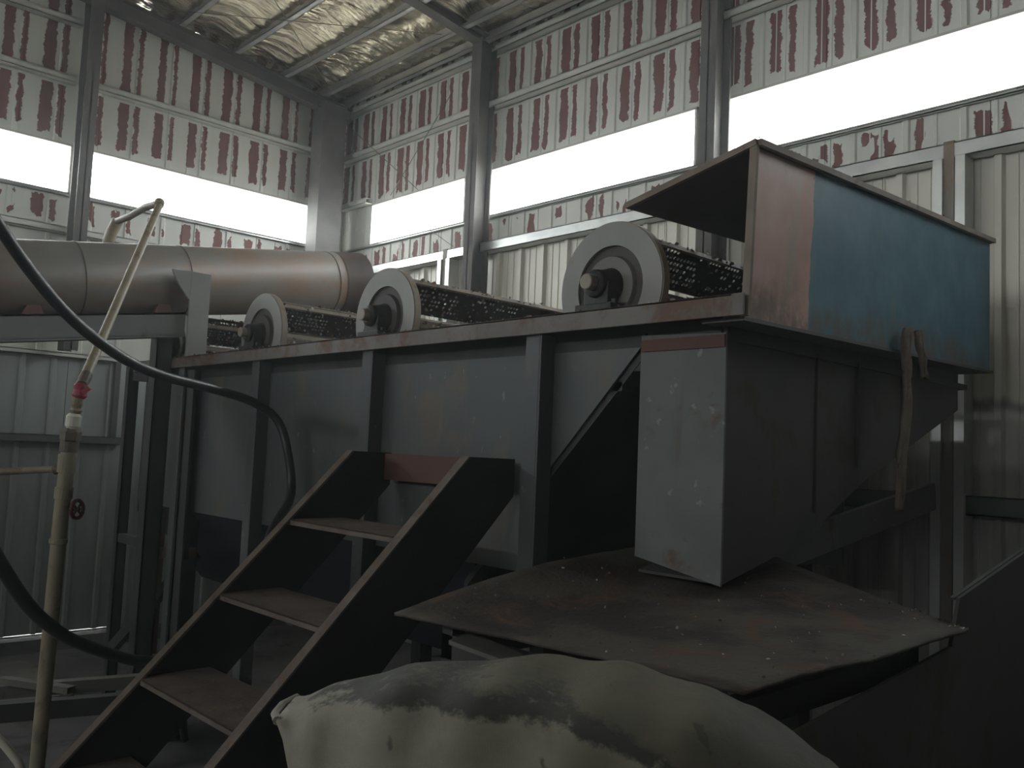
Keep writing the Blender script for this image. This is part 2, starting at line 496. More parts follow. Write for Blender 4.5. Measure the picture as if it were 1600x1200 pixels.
def sack_mat():
    """white woven polypropylene, dirty grey band along the fold and soiled upper face"""
    t = NT('woven white sack')
    ob = t.coord()
    sep = t.new('ShaderNodeSeparateXYZ'); t.link(ob, sep.inputs[0])
    x, y, z = sep.outputs
    n = t.noise(t.scaled(ob, (9, 9, 9)), 1.0, 6, 0.65)
    nf = t.noise(t.scaled(ob, (38, 30, 38)), 1.0, 5, 0.7)
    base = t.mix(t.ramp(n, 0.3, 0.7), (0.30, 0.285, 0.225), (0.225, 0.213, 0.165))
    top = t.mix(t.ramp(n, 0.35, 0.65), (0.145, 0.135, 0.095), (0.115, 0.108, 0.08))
    # height above the fold line, which runs down towards the right end
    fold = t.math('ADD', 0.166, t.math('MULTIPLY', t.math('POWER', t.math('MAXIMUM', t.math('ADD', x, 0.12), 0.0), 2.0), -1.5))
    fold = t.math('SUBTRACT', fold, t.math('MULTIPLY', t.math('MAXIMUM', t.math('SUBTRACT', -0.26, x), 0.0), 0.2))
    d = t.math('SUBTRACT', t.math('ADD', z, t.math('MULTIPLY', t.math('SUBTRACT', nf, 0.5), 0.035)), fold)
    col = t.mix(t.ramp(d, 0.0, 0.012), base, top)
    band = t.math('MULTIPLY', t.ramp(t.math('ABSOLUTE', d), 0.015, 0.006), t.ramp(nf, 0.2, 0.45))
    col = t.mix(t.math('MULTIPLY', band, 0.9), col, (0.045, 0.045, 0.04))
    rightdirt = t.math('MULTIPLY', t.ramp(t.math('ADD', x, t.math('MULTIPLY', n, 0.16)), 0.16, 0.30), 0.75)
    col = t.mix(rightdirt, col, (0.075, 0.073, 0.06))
    spots = t.ramp(t.noise(t.scaled(ob, (30, 18, 18)), 1.0, 3), 0.66, 0.72)
    col = t.mix(t.math('MULTIPLY', spots, 0.7), col, (0.06, 0.058, 0.05))
    weave = t.new('ShaderNodeTexWave'); weave.inputs['Scale'].default_value = 160; weave.inputs['Distortion'].default_value = 1.5
    t.link(ob, weave.inputs['Vector'])
    t.bump(t.math('ADD', t.math('MULTIPLY', weave.outputs['Fac'], 0.05), nf), 0.4, 0.006)
    return t.fin(col, 0.7, 0, 0.25)


M['sack'] = sack_mat()

# ------------------------------------------------------------------ the shed
XR, YG, XL, YN = 4.53, 7.25, -6.0, -6.0
WZ0, WZ1 = 3.42, 3.81                      # strip windows


def roof_z(x):                             # underside of the foil
    return 5.033 - 0.117 * (x - 2.85) if x > -0.735 else 5.033 - 0.117 * (-0.735 - 2.85) + 0.117 * (x + 0.735)


RIDGE = -0.735
struct(MB().box(XL - 0.1, XR + 0.1, YN - 0.1, YG + 0.1, -0.15, 0).build('floor', M['concrete']))
yard = MB()
for a in ((-60, XL - 0.1, -60, 60), (XR + 0.1, 60, -60, 60), (XL - 0.1, XR + 0.1, YG + 0.1, 60), (XL - 0.1, XR + 0.1, -60, YN - 0.1)):
    yard.box(*a, -0.35, -0.2)
struct(yard.build('floor_yard', M['yard']))

right_windows = [(5.43, 6.77), (3.20, 5.19), (1.0, 2.985), (-1.14, 0.72)]
right_cols = [5.105, 2.975, 0.845, -1.285, -3.415]
gable_windows = [(2.22, 4.18), (-0.0, 2.09), (-2.3, -0.2), (-4.6, -2.5)]
gable_cols = [2.117, -0.1, -2.4, -4.7]
ZT = 5.35


def wall_base(name, axis, pos, thick, lo, hi, wins, mat, top, slit=None):
    """solid backing of a wall with window openings; axis is the wall's normal"""
    mb = MB()

    def bx(a, b, z0, z1):
        if axis == 'x': mb.box(min(pos, pos + thick), max(pos, pos + thick), a, b, z0, z1)
        else: mb.box(a, b, min(pos, pos + thick), max(pos, pos + thick), z0, z1)
    if slit:
        bx(lo, slit[0], 0, WZ0); bx(slit[1], hi, 0, WZ0); bx(slit[0], slit[1], 0, 0.094); bx(slit[0], slit[1], 0.108, WZ0)
    else:
        bx(lo, hi, 0, WZ0)
    bx(lo, hi, WZ1, top)
    cur = lo
    for a, b in sorted(wins):
        bx(cur, a, WZ0, WZ1)
        cur = b
    bx(cur, hi, WZ0, WZ1)
    return struct(mb.build(name, mat))


wall_right = wall_base('wall_right', 'x', XR + 0.025, 0.07, YN, YG + 0.1, right_windows, M['plain_wall'], 4.83)
wall_far = wall_base('wall_far', 'y', YG + 0.025, 0.07, XL, XR + 0.1, gable_windows, M['plain_wall'], 4.83, (-0.6, 2.62))
left_windows = [(-1.2 + 2.13 * i, 0.75 + 2.13 * i) for i in range(4)]
wall_left = wall_base('wall_left', 'x', XL, -0.07, YN, YG, left_windows, M['plain_wall'], 4.75)
wall_near = struct(MB().box(XL, XR + 0.1, YN - 0.07, YN, 0, 4.75).build('wall_near', M['plain_wall']))
# gable triangles
MB().prism([(XL, 4.7), (XR + 0.1, 4.7), (XR + 0.1, roof_z(XR) + 0.02), (RIDGE, roof_z(RIDGE) + 0.02), (XL, roof_z(XL) + 0.02)], 'y', YG + 0.03, YG + 0.09).build('gable_backing', M['plain_wall'], wall_far)
MB().prism([(XL, 4.6), (XR + 0.1, 4.6), (XR + 0.1, roof_z(XR) + 0.02), (RIDGE, roof_z(RIDGE) + 0.02), (XL, roof_z(XL) + 0.02)], 'y', YN - 0.07, YN).build('gable_backing', M['plain_wall'], wall_near)


# --- cladding sheets: each one an object under its wall
def sheet(axis, u0, u1, z0, z1, depth, ribs, mat, parent, name='cladding_sheet', topf=None):
    """ribs: list of (centre, half width, height); profile extruded upwards. inward is -axis"""
    pts = [(u0, 0)]
    for c, hw, h in sorted(ribs):
        if c - hw <= u0 or c + hw >= u1: continue
        pts += [(c - hw, 0), (c - hw * 0.6, h), (c + hw * 0.6, h), (c + hw, 0)]
    pts.append((u1, 0))
    n = len(pts)

    def P(u, d, z):
        return (depth - d, u, z) if axis == 'x' else (u, depth - d, z)
    th = 0.006
    vs = []
    for dd in (0, -th):
        vs += [P(u, d + dd, z0) for u, d in pts]
        vs += [P(u, d + dd, topf(u) if topf else z1) for u, d in pts]
    fs = []
    for i in range(n - 1):
        fs.append((i, i + 1, n + i + 1, n + i))
        fs.append((2 * n + i, 3 * n + i, 3 * n + i + 1, 2 * n + i + 1))
    fs += [(0, n, 3 * n, 2 * n), (n - 1, 3 * n - 1, 4 * n - 1, 2 * n - 1)]
    for i in range(n - 1):
        fs.append((i, 2 * n + i, 2 * n + i + 1, i + 1))
        fs.append((n + i, n + i + 1, 3 * n + i + 1, 3 * n + i))
    return MB().add(vs, fs).build(name, mat, parent)


P3 = STRIPE_P * 3
k0 = 4.938 + 0.33 * STRIPE_P - 0.5 * STRIPE_P
for i in range(-3, 13):
    a = k0 + 0.02 + (2 - i) * P3
    b = a + P3 - 0.004
    a, b = max(a, YN), min(b, YG)
    if b - a < 0.1: continue
    ribs = [(4.938 + (0.32 + k) * STRIPE_P, 0.022, 0.010) for k in range(-45, 12)]
    ribs += [(4.938 + (0.80 + k) * STRIPE_P, 0.010, 0.004) for k in range(-45, 12)]
    rr = [r for r in ribs if a < r[0] < b]
    sheet('x', a, b, WZ1, 4.85, XR, rr, M['stripe_y'], wall_right)
    sheet('x', a, b, 3.14, WZ0, XR, rr, M['stripe_y'], wall_right)
    for wa, wb in ((6.77, 7.25),):
        aa, bb = max(a, wa), min(b, wb)
        if bb - aa > 0.05:
            sheet('x', aa, bb, WZ0, WZ1, XR, [r for r in rr if aa < r[0] < bb], M['stripe_y'], wall_right)
g0 = 3.011 + 0.33 * STRIPE_P - 0.5 * STRIPE_P
for i in range(-2, 11):
    a = g0 + 0.02 + (1 - i) * P3
    b = a + P3 - 0.004
    a, b = max(a, XL), min(b, XR)
    if b - a < 0.05: continue
    ribs = [(3.011 + (0.32 + k) * STRIPE_P, 0.022, 0.010) for k in range(-34, 7)]
    rr = [r for r in ribs if a < r[0] < b]
    sheet('y', a, b, WZ1, 5.0, YG, rr, M['stripe_x'], wall_far, topf=lambda u: roof_z(u) + 0.005)
    sheet('y', a, b, 2.20, WZ0, YG, rr, M['stripe_x'], wall_far)
    if b > 4.18:
        sheet('y', max(a, 4.18), b, WZ0, WZ1, YG, [r for r in rr if r[0] > 4.2], M['stripe_x'], wall_far)
LP = 0.235
for i in range(0, 19):
    a = 4.742 + 0.1 + (3 - i) * LP * 3
    b = a + LP * 3 - 0.004
    a, b = max(a, YN), min(b, YG)
    if b - a < 0.1: continue
    ribs = [(4.742 + k * LP, 0.026, 0.028) for k in range(-50, 12)] + [(4.742 + (k + 0.38) * LP, 0.006, 0.005) for k in range(-50, 12)] + [(4.742 + (k + 0.66) * LP, 0.006, 0.005) for k in range(-50, 12)]
    sheet('x', a, b, 0.04, 3.14, XR, [r for r in ribs if a < r[0] < b], M['cream_low'], wall_right)
for i in range(0, 17):
    a = 2.083 + 0.1 + (3 - i) * 0.215 * 3
    b = a + 0.215 * 3 - 0.004
    a, b = max(a, XL), min(b, XR)
    if b - a < 0.1: continue
    ribs = [(2.083 + k * 0.215, 0.022, 0.022) for k in range(-40, 12)]
    sheet('y', a, b, 0.107, 2.20, YG, [r for r in ribs if a < r[0] < b], M['galv_sheet'], wall_far)


# --- windows
def window(n, axis, pos, inward, a, b):
    fr = MB()
    d0, d1 = sorted((pos + 0.01 * inward, pos - 0.06 * inward))
    t = 0.016

    def bx(mb, u0, u1, z0, z1, e0=d0, e1=d1):
        if axis == 'x': mb.box(e0, e1, u0, u1, z0, z1)
        else: mb.box(u0, u1, e0, e1, z0, z1)
    bx(fr, a, b, WZ0, WZ0 + t); bx(fr, a, b, WZ1 - t, WZ1)
    bx(fr, a, a + t, WZ0, WZ1); bx(fr, b - t, b, WZ0, WZ1)
    w = struct(fr.build('window_%d' % n, M['frame']))
    pn = MB()
    c = pos - 0.03 * inward
    bx(pn, a + t, b - t, WZ0 + t, WZ1 - t, c - 0.003, c + 0.003)
    pn.build('pane', M['glass'], w)
    # portal: guides sky sampling to this opening (emits nothing itself)
    ld = bpy.data.lights.new('sky_portal', 'AREA')
    ld.shape = 'RECTANGLE'
    ld.size, ld.size_y = b - a, WZ1 - WZ0
    ld.cycles.is_portal = True
    lo = bpy.data.objects.new('sky_portal', ld)
    COL.objects.link(lo)
    m, zc = (a + b) / 2, (WZ0 + WZ1) / 2
    q = pos - 0.08 * inward
    lo.location = (q, m, zc) if axis == 'x' else (m, q, zc)
    dirv = Vector((inward, 0, 0)) if axis == 'x' else Vector((0, inward, 0))
    lo.rotation_euler = dirv.to_track_quat('-Z', 'Y').to_euler()


nwin = 0
for a, b in right_windows:
    nwin += 1; window(nwin, 'x', XR, -1, a, b)
for a, b in gable_windows:
    nwin += 1; window(nwin, 'y', YG, -1, a, b)
for a, b in left_windows:
    nwin += 1; window(nwin, 'x', XL, 1, a, b)


# --- steel frame: girts and columns belong to the walls, rafters and purlins to the roof
def cgirt(mb, axis, pos, a, b, z, h=0.05, d=0.075):
    """lipped channel, open side down"""
    def bx(e0, e1, z0, z1):
        if axis == 'x': mb.box(pos - e1, pos - e0, a, b, z0, z1)
        else: mb.box(a, b, pos - e1, pos - e0, z0, z1)
    bx(0.0, d, z + h / 2 - 0.006, z + h / 2)
    bx(d - 0.006, d, z - h / 2, z + h / 2)
    bx(0.0, d, z - h / 2, z - h / 2 + 0.006)
    bx(0.0, 0.006, z - h / 2, z + h / 2)


xw, yw = XR - 0.012, YG - 0.012
for z in (4.295, 4.745):
    mb = MB(); cgirt(mb, 'x', xw, YN, YG - 0.06, z, 0.055); mb.build('girt', M['girt'], wall_right)
mb = MB(); cgirt(mb, 'x', xw, 6.75, YG - 0.06, WZ1 + 0.02, 0.05); mb.build('girt', M['girt'], wall_right)
mb = MB(); cgirt(mb, 'x', xw, YN, YG - 0.06, 3.408, 0.02, 0.025); mb.build('sill_rail', M['galv'], wall_right)
mb = MB(); cgirt(mb, 'x', xw, YN, YG - 0.3, 3.155, 0.075, 0.10); mb.build('sill_rail', M['galv'], wall_right)
mb = MB(); cgirt(mb, 'x', xw, YN, YG, 1.44, 0.09, 0.09); mb.build('girt', M['dark_girt'], wall_right)
mb = MB(); cgirt(mb, 'y', yw, XL, 2.07, 4.75, 0.05); mb.build('girt', M['girt'], wall_far)
for a, b in ((2.17, 4.2), (XL, 2.07)):
    mb = MB(); cgirt(mb, 'y', yw, a, b, 4.295, 0.05); mb.build('girt', M['girt'], wall_far)
mb = MB(); cgirt(mb, 'y', yw, XL, 4.2, 3.13, 0.05, 0.06); mb.build('girt', M['girt'], wall_far)
mb = MB(); cgirt(mb, 'y', yw, XL, 4.2, 3.408, 0.02, 0.025); mb.build('sill_rail', M['galv'], wall_far)
mb = MB(); cgirt(mb, 'y', yw, XL, 2.52, 2.185, 0.035, 0.05); mb.build('girt', M['girt'], wall_far)
mb = MB(); cgirt(mb, 'y', yw, XL, 2.60, 1.55, 0.06, 0.07); mb.build('girt', M['dark_girt'], wall_far)
MB().box(2.51, 2.55, yw - 0.06, yw, 1.55, 2.17).build('door_stile', M['dark_girt'], wall_far)


def hcol(x0, x1, y0, y1, z1, web='x', tf=0.012, tw=0.010, z0=0.0):
    """H section: flanges at both ends along the web direction"""
    mb = MB()
    if web == 'x':
        mb.box(x0, x0 + tf, y0, y1, z0, z1); mb.box(x1 - tf, x1, y0, y1, z0, z1)
        mb.box(x0, x1, (y0 + y1) / 2 - tw / 2, (y0 + y1) / 2 + tw / 2, z0, z1)
    else:
        mb.box(x0, x1, y0, y0 + tf, z0, z1); mb.box(x0, x1, y1 - tf, y1, z0, z1)
        mb.box((x0 + x1) / 2 - tw / 2, (x0 + x1) / 2 + tw / 2, y0, y1, z0, z1)
    return mb


for yc in right_cols:
    hcol(4.30, 4.46, yc - 0.055, yc + 0.055, 4.78).build('column', M['column'], wall_right)
MB().box(4.09, 4.34, 6.98, 7.16, 0, 4.72).build('column', M['column'], wall_right)
for xc in gable_cols:
    hcol(xc - 0.048, xc + 0.048, 7.0, 7.16, roof_z(xc) - 0.12, web='y', z0=2.21).build('column', M['column'], wall_far)
# lower posts under the sill rail
for yc in (5.52, 1.64, -0.6, -2.8):
    post = MB()
    post.box(4.40, 4.515, yc + 0.03, yc + 0.075, 0, 3.115)
    post.box(4.40, 4.515, yc - 0.075, yc - 0.03, 0, 3.115)
    post.build('wall_post', M['galv'], wall_right)
    MB().box(4.415, 4.515, yc - 0.02, yc + 0.03, 0, 3.20).build('wall_post', M['stained'], wall_right)

ceiling = MB()
gx = [XL + (1.2 - XL) * i / 40 for i in range(40)] + [1.2 + (XR + 0.08 - 1.2) * i / 110 for i in range(111)]
gy = [YN + (1.6 - YN) * j / 40 for j in range(40)] + [1.6 + (YG + 0.05 - 1.6) * j / 230 for j in range(231)]
vs, fs = [], []
for x in gx:
    for y in gy:
        w = noise.noise(Vector((x * 0.9, y * 1.1, 3)))
        n1 = 1 - abs(noise.noise(Vector((x * 0.8 + w, y * 8 + 2.2 * w + x * 0.8, 0)))) * 2
        n2 = 1 - abs(noise.noise(Vector((x * 1.5, y * 18 + 3 * w - x * 2.0, 7)))) * 2
        sag = -0.02 * math.cos((x - 2.79) / 0.48 * 2 * math.pi) + 0.022 * n1 + 0.008 * n2
        vs.append((x, y, roof_z(x) + sag - 0.012))
ny = len(gy)
for i in range(len(gx) - 1):
    for j in range(ny - 1):
        p = i * ny + j
        fs.append((p, p + 1, p + ny + 1, p + ny))
ceiling.add(vs, fs, True)
ceiling = struct(ceiling.build('ceiling', M['foil']))
MB().prism([(XL - 0.3, roof_z(XL) + 0.02), (RIDGE, roof_z(RIDGE) + 0.06), (XR + 0.3, roof_z(XR) + 0.03), (XR + 0.3, roof_z(XR) + 0.08), (RIDGE, roof_z(RIDGE) + 0.12), (XL - 0.3, roof_z(XL) + 0.08)], 'y', YN - 0.3, YG + 0.3).build('roof_deck', M['plain_wall'], ceiling)
px = [4.38, 4.15, 3.75, 3.28, 2.79, 2.32, 1.86, 1.42, 0.98, 0.5, 0.0, -0.5, -1.0, -1.6, -2.2, -2.8, -3.4, -4.0, -4.6, -5.2]
for x in px:
    z1 = roof_z(x) - 0.005
    p = MB()
    p.box(x - 0.003, x + 0.003, YN, YG, z1 - 0.095, z1)
    p.box(x - 0.045, x + 0.003, YN, YG, z1 - 0.095, z1 - 0.089)
    p.box(x - 0.045, x - 0.040, YN, YG, z1 - 0.095, z1 - 0.078)
    p.build('purlin', M['purlin'], ceiling)
for yc in [7.08] + right_cols:
    dp = 0.13 if yc > 7 else 0.085
    for xa, xb in ((4.43, RIDGE), (RIDGE, XL)):
        off = 0.10 if yc > 7 else 0.03
        za, zb = roof_z(xa) - off, roof_z(xb) - off
        r = MB()
        r.prism([(xa, za), (xb, zb), (xb, zb - 0.012), (xa, za - 0.012)], 'y', yc - 0.05, yc + 0.05)
        r.prism([(xa, za - dp + 0.01), (xb, zb - dp + 0.01), (xb, zb - dp), (xa, za - dp)], 'y', yc - 0.05, yc + 0.05)
        r.prism([(xa, za), (xb, zb), (xb, zb - dp), (xa, za - dp)], 'y', yc - 0.006, yc + 0.006)
        r.build('rafter', M['column'], ceiling)
# thin tie wires in the end bay
for a, b in (((4.40, 7.0, 4.55), (4.40, 5.9, 3.75)), ((4.40, 5.5, 4.5), (4.40, 6.3, 3.78)), ((4.40, 6.0, 3.55), (4.40, 5.4, 3.2)),
             ((2.3, 5.3, 4.92), (4.2, 7.0, 4.80)), ((4.1, 5.3, 4.80), (2.4, 7.0, 4.95))):
    MB().tube([a, b], 0.003, 6).build('tie_wire', M['wire'], ceiling)
# daylight slit under the gable sheets
tr = MB().box(XL, 4.2, 7.10, 7.24, 0, 0.092)
struct(tr.build('baseboard_far', M['concrete']))

# ------------------------------------------------------------------ washing tank
TX0, TX1, TY0, TY1 = 2.11, 3.90, 1.36, 5.50
RZ0, RZ1 = 1.985, 2.045
tank = thing('washing_tank', 'long grey steel washing tank with ribbed side and rusty rim', 'tank', (2.1, 3.3, 0))
posts = [2.06, 3.02, 3.97, 4.83]
edges = [TY0] + posts + [TY1]
# side panels, one per bay; the nearest is cut on a slant where the end slopes up
for a, b in zip(edges[1:-1], edges[2:]):
    MB().box(TX0, TX0 + 0.008, a, b, 1.2, 1.93).build('side_panel', M['tank_grey'], tank)
MB().prism([(2.06, 1.93), (1.675, 1.93), (1.98, 1.61), (2.06, 1.53)], 'x', TX0, TX0 + 0.008).build('side_panel', M['tank_grey'], tank)
for y in posts:
    p = MB()
    p.box(2.045, 2.053, y - 0.02, y + 0.045, 0.0, RZ0)
    p.box(2.045, TX0, y - 0.028, y - 0.02, 0.0, RZ0)
    p.build('post', M['tank_grey'], tank, 0.002)
rb = MB()
rb.box(2.025, 2.033, TY0 - 0.09, TY1, RZ0, RZ1)
rb.box(2.025, 2.16, TY0 - 0.055, TY1, RZ1 - 0.008, RZ1)
rb.build('rim', M['rim'], tank, 0.002)
rb = MB()
rb.box(TX1, TX1 + 0.06, TY0 + 0.12, TY1, RZ0, RZ1)
rb.build('rim', M['rim'], tank, 0.002)
MB().box(TX1 - 0.008, TX1, 1.9, TY1, 1.14, RZ1).build('side_panel', M['tank_grey'], tank)
MB().box(TX0, TX1, TY1 - 0.008, TY1, 1.14, RZ1).build('end_panel', M['tank_grey'], tank)
MB().box(TX0 + 0.012, TX0 + 0.018, 1.40, TY1, 1.86, RZ1).build('rim_shade_strip', M['dark_steel'], tank)  # dark sheet behind the panel gap, standing in for the rim's shadow
# sloping bottom and near ramp
bt = MB()
bt.prism([(TX0 + 0.008, 1.2), (2.55, 0.72), (3.45, 0.72), (TX1 - 0.008, 1.14), (TX1 - 0.008, 1.15), (3.44, 0.735), (2.56, 0.735), (TX0 + 0.008, 1.21)], 'y', 2.4, TY1)
bt.build('bottom', M['navy'], tank)
MB().prism([(1.37, 1.955), (1.66, 1.94), (2.45, 1.13), (2.45, 0.75), (2.43, 0.75), (2.43, 1.12), (1.65, 1.92), (1.37, 1.935)], 'x', TX0 + 0.01, TX1 - 0.01).build('end_ramp', M['dark_steel'], tank)
# water with floating scum
MB().box(TX0 + 0.01, TX1 - 0.01, 1.75, TY1 - 0.02, 1.80, 1.83).build('scum', M['greasy'], tank)
for y in (4.86, 2.1, 3.5):
    MB().box(3.80, 3.9, y - 0.05, y + 0.05, 0, 1.14).build('leg', M['dark_steel'], tank)
lg = MB()
lg.box(2.05, 2.17, 4.76, 4.78, 0, 1.97); lg.box(2.05, 2.062, 4.68, 4.78, 0, 1.97)
lg.build('leg', M['dark_steel'], tank)

# discharge chute under the near end
ch = MB()
MB().prism([(1.374, 1.955), (1.671, 1.965), (1.671, 1.308), (1.374, 1.258)], 'x', 2.108, 2.116).build('chute_side', M['chute_pale'], tank)
CH = [(2.115, 1.972), (3.80, 2.0), (3.80, 1.845), (2.95, 1.545), (2.55, 1.36), (2.115, 1.262)]
MB().prism(CH, 'y', 1.375, 1.385).build('chute_front', M['chute'], tank)
MB().prism(CH[:-1] + [(2.115, 1.31)], 'y', 1.66, 1.67).build('chute_back', M['chute'], tank)
cb = MB()
for (xa, za), (xb, zb) in zip(CH[2:5], CH[3:6]):
    cb.prism([(xa, za), (xb, zb), (xb, zb + 0.008), (xa, za + 0.008)], 'y', 1.385, 1.66)
cb.prism([(3.80, 1.845), (3.80, 1.965), (3.792, 1.965), (3.792, 1.845)], 'y', 1.385, 1.66)
cb.build('chute_bottom', M['chute'], tank)
MB().box(2.103, 2.109, 1.376, 1.668, 1.915, 1.95).build('weld_strip', M['red_plate'], tank)
for x in (2.62, 2.9, 3.25):
    MB().box(x, x + 0.01, 1.368, 1.375, 1.60 if x > 2.8 else 1.45, 1.95).build('chute_rib', M['chute'], tank)

# ------------------------------------------------------------------ hood over the near end
HX0, HX1, HY = 2.055, 3.935, 1.285
hood = thing('end_hood', 'steel hood with pink primer and blue paint over the near tank end', 'hood', (HX0, HY, 1.99))
MB().add([(HX0, HY, 1.985), (HX1, HY + 0.015, 2.015), (HX1, HY + 0.015, 2.55), (HX0, HY - 0.02, 2.445),
          (HX0, HY + 0.012, 1.985), (HX1, HY + 0.027, 2.015), (HX1, HY + 0.027, 2.55), (HX0, HY - 0.008, 2.445)],
         [(0, 1, 2, 3), (7, 6, 5, 4), (0, 4, 5, 1), (1, 5, 6, 2), (2, 6, 7, 3), (3, 7, 4, 0)]).build('front_plate', M['hood_paint'], hood)
tp = MB()
A, B = Vector((HX0, HY - 0.03, 2.447)), Vector((HX1 + 0.01, HY + 0.005, 2.553))
Cc, D = Vector((HX1 + 0.01, 1.72, 2.42)), Vector((HX0 - 0.01, 1.69, 2.345))
up = Vector((0, 0, 0.014))
tp.add([A, B, Cc, D, A + up, B + up, Cc + up, D + up], [(3, 2, 1, 0), (4, 5, 6, 7), (0, 1, 5, 4), (1, 2, 6, 5), (2, 3, 7, 6), (3, 0, 4, 7)])
tp.build('top_plate', M['hood_dark'], hood)
eg = MB()
eg.beam(A + Vector((0, -0.004, 0.007)), B + Vector((0, -0.004, 0.007)), 0.014, 0.018)
eg.beam(A + Vector((-0.005, 0, 0.007)), D + Vector((-0.005, 0, 0.007)), 0.014, 0.018)
eg.build('top_edge', M['hood_edge'], hood)
MB().beam((HX0 - 0.004, HY - 0.006, 1.985), (HX0 - 0.004, HY - 0.022, 2.445), 0.012, 0.022, (0, 1, 0)).build('side_edge', M['hood_edge'], hood)
MB().prism([(HX0, 1.985), (HX1, 2.015), (HX1, 2.005), (HX0, 1.975)], 'y', HY, 1.42).build('bottom_lip', M['hood_dark'], hood)
MB().box(HX1 - 0.012, HX1, HY + 0.03, 1.70, 2.03, 2.40).build('end_plate', M['hood_dark'], hood)

sp = [A.lerp(B, random.random()) + Vector((0, random.uniform(-0.01, 0.03), 0.02)) for _ in range(40)] + [A.lerp(D, random.random()) + Vector((random.uniform(-0.01, 0.02), 0, 0.018)) for _ in range(14)]
HOOD_SPOTS = sp
# frayed rags hanging from the hood's bottom edge
def rag(pts, widths, label, name='hanging_rag'):
    mb = MB()
    P = smooth_path(pts, 6)
    n = len(P)
    vs, fs = [], []
    for i, p in enumerate(P):
        t = i / (n - 1) * (len(widths) - 1)
        k = min(int(t), len(widths) - 2)
        w = widths[k] * (1 - t + k) + widths[k + 1] * (t - k)
        for j in range(7):
            s = j / 6 - 0.5
            vs.append(p + Vector((s * w + 0.004 * math.sin(i * 1.3 + j), 0.010 * math.sin(j * 2.1 + i * 0.35) - 0.004, 0.006 * math.sin(j * 3 + i))))
    for i in range(n - 1):
        for j in range(6):
            a = i * 7 + j
            fs.append((a, a + 1, a + 8, a + 7))
    mb.add(vs, fs, True)
    o = mb.build(name, M['rag'])
    s = o.modifiers.new('thickness', 'SOLIDIFY'); s.thickness = 0.006
    return tag(o, label, 'rag')


rag([(3.035, 1.262, 2.075), (3.02, 1.258, 1.98), (3.02, 1.262, 1.80), (3.0, 1.265, 1.62), (3.0, 1.27, 1.46)], [0.05, 0.075, 0.055, 0.045, 0.035],
    'long frayed brown rag strip hanging below the blue hood')
rag([(3.10, 1.256, 2.075), (3.12, 1.250, 2.0), (3.15, 1.256, 1.915)], [0.03, 0.05, 0.055],
    'short brown rag end dangling beside the long rag strip')

# ------------------------------------------------------------------ paddle wheels
WZ = 2.14
WR = 0.21


def perforated(x0, x1, r0, r1, pitch, hole, ang, cy):
    """plate with real round holes, radial at angle ang about the shaft"""
    nx = int((x1 - x0) / pitch)
    nr = int((r1 - r0) / pitch)
    ca, sa = math.cos(ang), math.sin(ang)

    def P(x, r, t=0):
        return (x, cy - r * ca + t * sa, WZ + r * sa + t * ca)
    vs, fs = [], []
    cell = [(-1, -1), (0, -1), (1, -1), (1, 0), (1, 1), (0, 1), (-1, 1), (-1, 0)]
    for i in range(nx):
        for j in range(nr):
            cx = x0 + (i + 0.5) * (x1 - x0) / nx
            cr = r0 + (j + 0.5) * (r1 - r0) / nr
            o = len(vs)
            for a, b in cell:
                vs.append(P(cx + a * (x1 - x0) / nx / 2, cr + b * (r1 - r0) / nr / 2))
            blocked = random.random() < 0.25 + 0.65 * (math.sin(cx * 9 + ang * 3) * math.sin(cx * 4.3 + cr * 30) > -0.1)
            for a, b in cell:
                l = math.hypot(a, b)
                h = 0.0005 if blocked else hole
                vs.append(P(cx + a / l * h, cr + b / l * h))
            for k in range(8):
                k2 = (k + 1) % 8
                fs.append((o + k, o + k2, o + 8 + k2, o + 8 + k))
    return MB().add(vs, fs)


def flake_cloud(spots, size, parent=None, name='plastic_flakes', mat='flakes'):
    vs, fs = [], []
    for p in spots:
        p = Vector(p)
        s = size * random.uniform(0.5, 1.4)
        ax = Vector((random.gauss(0, 1), random.gauss(0, 1), random.gauss(0, 1))).normalized()
        bx = ax.orthogonal().normalized()
        cx = ax.cross(bx)
        o = len(vs)
        k = random.choice((4, 5))
        for i in range(k):
            a = 2 * math.pi * i / k + random.uniform(-0.4, 0.4)
            rr = s * random.uniform(0.5, 1)
            vs.append(p + bx * math.cos(a) * rr + cx * math.sin(a) * rr)
        vs.append(p + ax * s * 0.35)
        for i in range(k):
            fs.append((o + i, o + (i + 1) % k, o + k))
        fs.append(tuple(o + i for i in range(k))[::-1])
    o = MB().add(vs, fs).build(name, M[mat], parent)
    o['kind'] = 'stuff'
    return o


